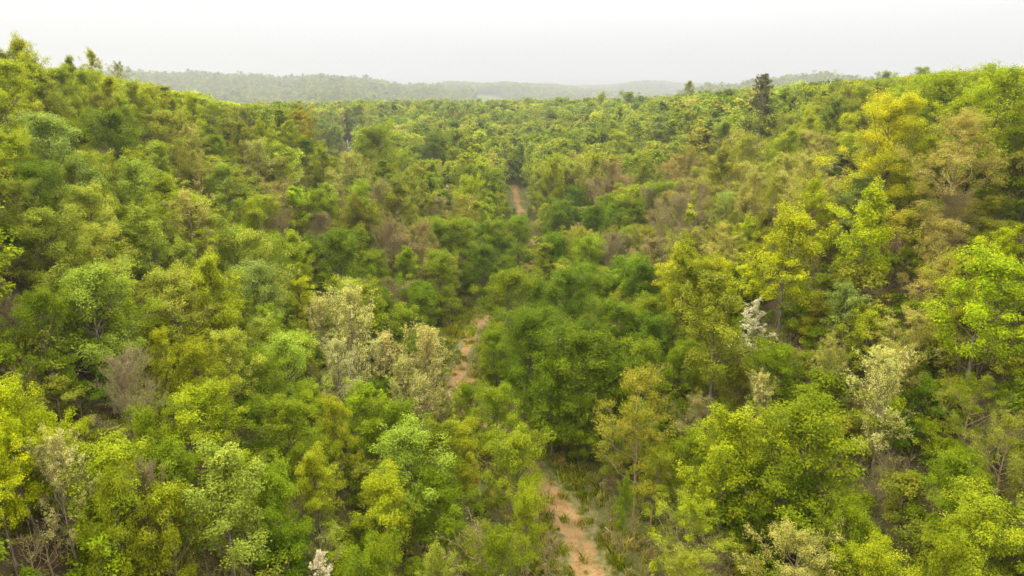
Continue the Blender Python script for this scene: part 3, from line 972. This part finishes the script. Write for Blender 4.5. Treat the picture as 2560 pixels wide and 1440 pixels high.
# labels: how a tree looks and where it stands from something one can find
SPECIAL = {
    (1908, 191): 'lone tall dark pine with a long bare trunk rising above the canopy',
    (2112, 385): 'dark spreading pine among tan trees on the slope below the skyline',
    (2178, 288): 'small dark pine peeking out behind the big bright yellow-green tree',
    (870, 748): 'tallest cream budding tree with thin pale branches left of the clay track',
    (792, 756): 'slim cream budding tree touching the tallest one, farther from the clay track',
    (1062, 838): 'wide cream budding tree standing nearest the bend of the clay track',
    (962, 842): 'small cream budding tree between the tallest and the widest budding trees',
    (935, 862): 'narrow cream budding tree tucked against the tallest budding tree, toward the track',
    (1005, 905): 'low cream budding tree in front of the small and the widest budding trees',
    (838, 868): 'low cream budding tree in front of the tallest budding tree',
    (1050, 950): 'lowest cream budding tree, in front of the widest one by the track',
    (300, 905): 'grey leafless dome of fine twigs among green trees on the left slope',
    (1708, 500): 'tall brown twiggy tree just coming into leaf right of the valley floor',
    (1902, 745): 'white blossoming tree on the right slope in front of yellow trees',
    (1978, 530): 'tall bright yellow cone-shaped tree above the white blossoming tree',
    (2196, 468): 'broad bright yellow tree up the slope from the tall yellow cone',
    (2120, 710): 'slim fresh pale green tree between the white blossom and the yellow trees',
    (2240, 258): 'big bright yellow-green round tree just under the right skyline',
    (2400, 300): 'big open tan tree beside the big bright yellow-green tree at the right edge',
    (2232, 890): 'sparse cream-leaved tree with grey limbs on the brown right slope',
    (1902, 952): 'pale budding tree with upright whitish branches below the white blossoming tree',
    (2032, 1032): 'big round fresh green tree in the lower right, widest of all',
    (170, 1290): 'pale cream budding tree in the bottom left corner of the wood',
    (45, 95): 'tallest yellow-green tree on the left skyline, standing against the white sky',
    (172, 142): 'olive tree poking out of the left skyline next to the tallest one',
    (222, 122): 'thin yellow tree poking out of the left skyline',
    (297, 160): 'sparse dark olive tree ending the left skyline before the far ridge',
    (802, 356): 'cone-shaped yellow-green tree in front of the utility pole clearing',
    (866, 388): 'round tan tree directly below the utility pole',
    (792, 1372): 'white blossoming treetop at the bottom edge left of the track',
    (1120, 460): 'small white blossoming tree left of the far stretch of the track',
    (495, 425): 'small pale budding treetop halfway up the left slope',
    (1345, 562): 'thin tan leafless tree beside the grassy middle of the track',
    (1540, 592): 'grey leafless tree among dark green crowns right of the track',
    (372, 1252): 'brown leafless tree among yellow-green crowns in the lower left',
    (1720, 204): 'narrow pointed tree standing above the treeline left of the lone pine',
    (1562, 1190): 'narrow leafy sapling wrapped in green right of the near clay track',
    (1605, 960): 'big open olive tree with visible grey limbs above the near track',
}
MARKS = [(1908, 260, 'the lone tall pine'), (2112, 430, 'the dark spreading pine'), (880, 850, 'the tallest cream budding tree'), (300, 970, 'the grey leafless dome'),
         (1708, 600, 'the tall brown twiggy tree'), (1902, 820, 'the white blossoming tree'), (2196, 560, 'the broad bright yellow tree'), (2240, 340, 'the big yellow-green tree'),
         (2232, 1000, 'the sparse cream-leaved tree'), (2032, 1160, 'the big fresh green tree'), (170, 1360, 'the pale cream corner tree'), (45, 160, 'the tallest skyline tree'),
         (1460, 1350, 'the near clay track'), (1150, 910, 'the bend of the track'), (1290, 500, 'the far stretch of track'), (870, 375, 'the utility pole'),
         (1330, 650, 'the grassy mid track'), (1605, 1060, 'the big open olive tree'), (372, 1310, 'the brown leafless tree'), (495, 440, 'the pale hillside treetop'),
         (792, 1390, 'the white bottom-edge treetop')]
LOOK = {'yel': 'bright yellow', 'yg': 'yellow-green', 'lg': 'light green', 'mg': 'mid green', 'dg': 'dark green', 'pg': 'pale bluish green', 'ol': 'olive', 'tan': 'tan', 'brn': 'brown',
        'cream': 'cream', 'white': 'white', 'pine': 'dark', 'grey': 'grey', 'dull': 'dull green'}
SHAPE = {'poplar': 'pointed', 'maple': 'round', 'open': 'open-crowned', 'budding': 'budding', 'bare': 'leafless', 'blossom': 'blossoming', 'pine': 'pine'}
NTH = ['nearest', 'second', 'third', 'fourth', 'fifth', 'sixth', 'seventh', 'eighth', 'ninth', 'tenth', 'eleventh', 'twelfth']
DIRS = ['right of', 'below and right of', 'below', 'below and left of', 'left of', 'above and left of', 'above', 'above and right of']
named = {}
for t in single:
    q = project(np.array([[t['x'], t['y'], t['z'] + t['H'] * .7]]))
    cx, cyp = float(q[0][0]), float(q[1][0])
    key = (int(t['px']), int(t['py'])) if t['hand'] else None
    if key in SPECIAL:
        t['label'] = SPECIAL[key]
        continue
    dd = [(math.hypot(cx - a, cyp - b), a, b, c) for a, b, c in MARKS]
    d0, a, b, c = min(dd)
    dr = DIRS[int(round(math.atan2(cyp - b, cx - a) / (PI / 4))) % 8]
    size = 'big ' if t['wpx'] > 150 else ('small ' if t['wpx'] < 62 else '')
    named.setdefault((size + LOOK[t['col']] + ' ' + SHAPE[t['style']] + ' tree', dr + ' ' + c), []).append((d0, t))
for (look, where), lst in named.items():
    lst.sort(key=lambda v: v[0])
    for i, (d0, t) in enumerate(lst):
        t['label'] = look + ' ' + where if len(lst) == 1 else '%s, %s one %s' % (look, NTH[min(i, 11)] if i else 'nearest', where)
GROUP = {'broadleaf_tree': 'leafy trees of the valley wood', 'budding_tree': 'pale budding trees', 'bare_tree': 'leafless trees', 'blossoming_tree': 'white blossoming trees', 'pine_tree': 'dark pines'}
for t in single:
    place_tree(t, t['label'], GROUP[KIND_NAME[t['style']]])
print('single', len(single), 'rest', len(rest), 'labels', len(set(t['label'] for t in single)))

# ------------------------------------------------------------------ the rest of the wood, counted by nobody
protoM, protoF, pidx = [], [], {}
for st in ('poplar', 'maple', 'open', 'bare', 'budding'):
    for sd_ in range(4):
        pidx.setdefault(st, []).append(len(protoM))
        protoM.append((st, sd_))
R_MID = 130.0
meshM = [joined_mesh(st, sd_, .45, 'wood_mid') for st, sd_ in protoM]
meshF = [joined_mesh(st, sd_, .11, 'wood_far') for st, sd_ in protoM]


def scatter_trees(name, lst, meshes):
    n = len(lst)
    pts = np.array([(t['x'], t['y'], t['z']) for t in lst])
    rot = np.zeros((n, 3)); rot[:, 2] = rng.uniform(0, 2 * PI, n)
    scl = np.array([(t['W'] / STY[t['style']]['W'] * 1.08,) * 2 + (t['H'] / STY[t['style']]['H'],) for t in lst])
    idx = np.array([pidx[t['style']][rng.integers(4)] for t in lst])
    tint = np.array([t['tint'] for t in lst])
    return scatter(name, pts, rot, scl, idx, tint, meshes)


tag(scatter_trees('woodland', [t for t in rest if t['r'] < R_MID], meshM), 'mixed young woodland filling the valley between the larger trees', 'woodland', kind='stuff')
tag(scatter_trees('distant_woodland', [t for t in rest if t['r'] >= R_MID], meshF), 'dense distant woodland rising to the hazy treeline across the valley', 'woodland', kind='stuff')

# far hills
meshH = [joined_mesh(st, sd_, .05, 'wood_hill') for st, sd_ in protoM]
HX, HY, HS = [], [], []
for (r0, r1, sp, wm) in ((430, 1950, 6.2, 6.9), (1950, 2900, 12, 13), (2900, 5000, 18, 19)):
    X, Y = fill(r0, r1, sp, 42)
    HX.append(X); HY.append(Y); HS.append(np.full(len(X), wm) * np.exp(rng.normal(0, .2, len(X))))
HX, HY, HS = (np.concatenate(a) for a in (HX, HY, HS))
HZ = terrain(HX, HY)
hH = np.clip(HS * rng.uniform(1.15, 2.1, len(HS)), 6, 24)
for _ in range(3):
    lx, ly, lz = project(np.stack([HX, HY, HZ + hH], 1))
    over = np.where(np.hypot(HX, HY) < 700, np.interp(lx, LINE_X, LINE_Y) + 4 + 4 * np.sin(HX) - ly, 0)
    hH = np.where(over > 0, hH - over * lz / F_PX, hH)
HS = np.minimum(HS, np.maximum(hH, 1) / 1.3)
PAST = (1195, 232, 1262, 262)                # the open pasture on the far hillside
pa, pb, _ = project(np.stack([HX, HY, HZ], 1))
r_ = np.hypot(HX, HY)
inpast = (r_ < 2000) & (pa > 1180 + (pb - 228) * .35) & (pa < 1212 + (pb - 225) * 2.2) & (pb > 226)
ok = sky_margin(HX, HY, HZ, hH) & ~inpast & (hH > 3)
HX, HY, HZ, HS, hH = (a[ok] for a in (HX, HY, HZ, HS, hH))
print('hill trees', len(HX))
hill = []
for i in range(len(HX)):
    col = ('dull', 'mg', 'dull', 'lg', 'ol', 'yg', 'dg')[rng.integers(7)]
    st = ('poplar', 'poplar', 'maple', 'open')[rng.integers(4)]
    hill.append(dict(x=HX[i], y=HY[i], z=HZ[i] - .3, H=hH[i], W=HS[i], style=st, tint=jitter_tint(col, rng)))
tag(scatter_trees('hill_forest', hill, meshH), 'hazy forest covering the far hills below the white sky', 'forest', kind='stuff')

# ------------------------------------------------------------------ undergrowth
X, Y = fill(14, 150, 1.12, 44)
td = track_dist(X, Y)
nz = np.sin(X * .9 + 1.3) * np.sin(Y * .8) + rng.normal(0, .5, len(X))
over = ((Y > 121) & (Y < 143)) | ((Y > 78) & (Y < 97))
ok = ((td > 1.5) | over) & (nz > -.6)
X, Y, td = X[ok], Y[ok], td[ok]
Z = terrain(X, Y)
und_p = [joined_mesh('shrub', s, .8, 'shrub_source') for s in range(3)] + [joined_mesh('weed', s, 1.0, 'weed_source') for s in range(3)] + [joined_mesh('brush', s, 1.0, 'brush_source') for s in range(3)]
n = len(X)
kind = rng.choice(3, n, p=[.45, .33, .22])
kind = np.where((td < 4.2) & (kind == 0), 1, kind)
clr = (td < 6.5) & (Y < 50)                       # scrub of the clearing by the near track
kind = np.where(clr, rng.choice([1, 2, 2], n), kind)
idx = kind * 3 + rng.integers(0, 3, n)
sc = np.exp(rng.normal(0, .25, n)) * np.where(td < 5, .75, 1)
ucol = ['mg', 'yg', 'ol', 'mg', 'dg', 'ol']
tint = np.array([jitter_tint(('tan', 'brn', 'ol', 'yg')[rng.integers(4)] if clr[i] else ucol[rng.integers(6)], rng) for i in range(n)])
rot = np.zeros((n, 3)); rot[:, 2] = rng.uniform(0, 6.28, n)
tag(scatter('undergrowth', np.stack([X, Y, Z - .03], 1), rot, np.repeat(sc[:, None], 3, 1), idx, tint, und_p),
    'low green bushes and dry brush covering the forest floor', 'undergrowth', kind='stuff')

# weeds and grass on the verges and the track
m = 5200
si = rng.integers(0, len(TRKF), m)
offs = rng.normal(0, 1.0, m) * 2.6
X = TRKF[si, 0] + offs; Y = TRKF[si, 1] + rng.normal(0, .6, m)
td = track_dist(X, Y)
ok = (Y < 130) & ((td > 1.25) | (rng.uniform(size=m) < .12))
X, Y, td = X[ok], Y[ok], td[ok]
n = len(X)


def grass_mesh(seed):
    r = np.random.default_rng(seed)
    nb = 46
    b = np.zeros((nb, 3)); b[:, :2] = r.normal(0, .16, (nb, 2))
    a = r.uniform(0, 6.28, nb); h = r.uniform(.15, .45, nb)
    d = np.stack([np.cos(a), np.sin(a), np.zeros(nb)], 1)
    w = np.stack([-np.sin(a), np.cos(a), np.zeros(nb)], 1) * .02
    tip = b + d * (h * r.uniform(.2, .8, nb))[:, None]; tip[:, 2] = h
    mid = b + d * (h * .2)[:, None]; mid[:, 2] = h * .55
    V = np.stack([b - w, b + w, mid + w * .8, tip, mid - w * .8], 1).reshape(-1, 3)
    F = np.arange(nb * 5).reshape(nb, 5)
    return mesh_np('grass_source', V, [F], [M_LEAF], attrs={'lv': np.repeat(r.uniform(0, 1, nb), 5)})


gcol = ['mg', 'ol', 'yg', 'tan', 'tan', 'brn']
tint = np.array([jitter_tint(gcol[rng.integers(5)], rng) for _ in range(n)])
rot = np.zeros((n, 3)); rot[:, 2] = rng.uniform(0, 6.28, n)
sc = np.exp(rng.normal(0, .3, n)) * .95
tag(scatter('grass', np.stack([X, Y, terrain(X, Y) + .03], 1), rot, np.repeat(sc[:, None], 3, 1), rng.integers(0, 3, n), tint, [grass_mesh(s) for s in range(3)]),
    'short grass and weeds growing along the clay track', 'grass', kind='stuff')

# ------------------------------------------------------------------ logs, stake, poles, field


def bent_log(p0, p1, r0, r1, seed, k=9, S=8, sag=.0):
    r = np.random.default_rng(seed)
    u = np.linspace(0, 1, k)[:, None]
    P = np.array(p0) * (1 - u) + np.array(p1) * u
    P += r.normal(0, .02, P.shape) * np.linalg.norm(np.array(p1) - np.array(p0)) * .35
    R = (r0 + (r1 - r0) * u[:, 0]) * r.uniform(.92, 1.08, k)
    V, F = tubes(P[None], R[None], S)
    n = len(V)
    V = np.concatenate([V, P[:1], P[-1:]])
    i0 = np.arange(S); e = n - S + np.arange(S)
    T = np.concatenate([np.stack([np.full(S, n), np.roll(i0, -1), i0], 1), np.stack([np.full(S, n + 1), e, np.roll(e, -1)], 1)])
    return P, V, F, T


def make_log(name, cat, label, pa, pb, h0, h1, r0, r1, mat, seed, stubs=3):
    a = ground_at(*pa); b = ground_at(*pb)
    a[2] = float(terrain(a[0], a[1])) + h0; b[2] = float(terrain(b[0], b[1])) + h1
    o = a.copy()
    P, V, F, T = bent_log(a - o, b - o, r0, r1, seed)
    root = add_obj(name, mesh_np(name, V, [F, T], [mat], smooth=True), loc=tuple(o))
    tag(root, label, cat)
    r = np.random.default_rng(seed + 5)
    ax = (b - a) / np.linalg.norm(b - a)
    for i in range(stubs):
        q = P[r.integers(2, len(P) - 1)]
        d = r.normal(size=3); d[2] = abs(d[2]) * .6 + .2; d += ax * .6; d /= np.linalg.norm(d)
        L_ = r.uniform(.3, .9)
        _, v, f, t3 = bent_log(q, q + d * L_, r1 * .45, r1 * .2, seed + 9 + i, k=4, S=5)
        add_obj('branch_stub', mesh_np('branch_stub', v, [f, t3], [mat], smooth=True), parent=root)
    return root


M_LOG = bark_material('log_bark', (.16, .12, .09), (.38, .32, .26), 5)
M_RED = bark_material('broken_wood', (.17, .09, .055), (.34, .22, .15), 6)
make_log('fallen_log', 'log', 'thick grey fallen log lying in the brush right of the near clay track', (1684, 1376), (1740, 1448), .22, .15, .13, .10, M_LOG, 3)
make_log('fallen_branch', 'branch', 'thin pale fallen branch lying on the weeds beside the near clay track', (1512, 1330), (1552, 1362), .25, .3, .05, .035, M_PALE, 4, 2)
make_log('fallen_branch', 'branch', 'short pale branch propped against the leafy sapling by the track', (1572, 1380), (1586, 1348), .15, .7, .045, .03, M_PALE, 6, 1)
make_log('broken_trunk', 'broken trunk', 'reddish broken trunk leaning in the dark gap above the near track', (1344, 1066), (1356, 1056), .1, 1.9, .13, .09, M_RED, 8, 2)


def flat_mat(name, col, rough=.6):
    m, n, o = new_mat(name)
    p = n.nodes.new('ShaderNodeBsdfPrincipled')
    z = n.nodes.new('ShaderNodeTexNoise'); z.inputs['Scale'].default_value = 9
    h = n.nodes.new('ShaderNodeMix'); h.data_type = 'RGBA'
    h.inputs['A'].default_value = (*[c * .8 for c in col], 1); h.inputs['B'].default_value = (*[min(1, c * 1.1) for c in col], 1)
    n.links.new(z.outputs['Fac'], h.inputs['Factor']); n.links.new(h.outputs['Result'], p.inputs['Base Color'])
    p.inputs['Roughness'].default_value = rough
    n.links.new(p.outputs[0], o.inputs['Surface'])
    return m


g0 = ground_at(1182, 904)
P, V, F, T = bent_log((0, 0, -.1), (.12, .05, .62), .035, .035, 12, k=6, S=6)
tag(add_obj('marker_stake', mesh_np('marker_stake', V, [F, T], [flat_mat('white_paint', (.85, .85, .83))], smooth=True), loc=(g0[0], g0[1], float(terrain(g0[0], g0[1])))),
    'small white marker stake leaning in the grass right of the track bend', 'stake')


def utility_pole(px, py, dist, label, can):
    d = ray(px, py); q = CAM + d * dist
    z = float(terrain(q[0], q[1]))
    h = q[2] - z
    root = bpy.data.objects.new('utility_pole', None); COL.objects.link(root)
    root.location = (q[0], q[1], z)
    tag(root, label, 'utility pole', 'utility poles across the valley')
    _, V, F, T = bent_log((0, 0, -.2), (0, 0, h), .16, .11, 21, k=5, S=8)
    add_obj('pole', mesh_np('pole', V, [F, T], [bark_material('pole_wood', (.22, .19, .16), (.40, .36, .31))], smooth=True), root)
    _, V, F, T = bent_log((-.9, 0, h - .5), (.9, 0, h - .5), .06, .06, 22, k=4, S=4)
    V[:, 1] -= .17
    add_obj('crossarm', mesh_np('crossarm', V, [F, T], [M_LOG]), root)
    for x in (-.8, 0, .8):
        _, V, F, T = bent_log((x, -.17, h - .45), (x, -.17, h - .24), .05, .035, 23, k=4, S=6)
        add_obj('insulator', mesh_np('insulator', V, [F, T], [flat_mat('porcelain', (.3, .31, .31), .5)]), root)
    if can:
        zz = np.array([0, .04, .06, .8, .86, .9]); rr = np.array([.2, .26, .28, .28, .26, .12])
        Pc = np.stack([np.full(6, .12), np.full(6, -.42), h - 2.2 + zz], 1)
        V, F = tubes(Pc[None], rr[None], 14)
        V = np.concatenate([V, Pc[-1:]]); e = len(V) - 1 - 14 + np.arange(14)
        add_obj('transformer', mesh_np('transformer', V, [F, np.stack([np.full(14, len(V) - 1), e, np.roll(e, -1)], 1)], [flat_mat('grey_paint', (.34, .35, .35), .6)], smooth=True), root)
    return root


utility_pole(870, 352, 160, 'utility pole with a pale grey transformer above the round tan tree', True)
utility_pole(772, 322, 205, 'distant thin utility pole among dark trees behind the cone-shaped tree', False)

fc = ground_at(822, 402)
fa = np.linspace(0, 2 * PI, 40, endpoint=False)
rr = np.linspace(0, 1, 8)
fx = fc[0] + np.outer(rr, 15 * np.cos(fa) * (1 + .12 * np.sin(3 * fa))); fy = fc[1] + np.outer(rr, 10 * np.sin(fa) * (1 + .1 * np.sin(4 * fa)))
V = np.stack([fx, fy, terrain(fx, fy) + .05], -1).reshape(-1, 3)
ii = np.arange(8 * 40).reshape(8, 40)
Fq = np.stack([ii[:-1], np.roll(ii[:-1], -1, 1), np.roll(ii[1:], -1, 1), ii[1:]], -1).reshape(-1, 4)[:, ::-1]
tag(add_obj('bare_field', mesh_np('bare_field', V, [Fq], [bark_material('bare_soil', (.16, .105, .085), (.25, .17, .14), 1.5)], smooth=True)), kind='structure')

# ------------------------------------------------------------------ haze
HAZE_D = .00050
me = bpy.data.meshes.new('haze')
x0, x1, y0, y1, z0, z1 = -5700, 5700, -5700, 5700, -60, 140
V = [(x, y, z) for z in (z0, z1) for x, y in ((x0, y0), (x1, y0), (x1, y1), (x0, y1))]
me.from_pydata(V, [], [(0, 3, 2, 1), (4, 5, 6, 7), (0, 1, 5, 4), (1, 2, 6, 5), (2, 3, 7, 6), (3, 0, 4, 7)])
m, n, o = new_mat('haze')
pv = n.nodes.new('ShaderNodeVolumePrincipled')
pv.inputs['Color'].default_value = (.97, .98, .98, 1)
pv.inputs['Density'].default_value = HAZE_D
pv.inputs['Anisotropy'].default_value = .68
n.links.new(pv.outputs[0], o.inputs['Volume'])
me.materials.append(m)
haze = tag(add_obj('haze', me), kind='stuff')
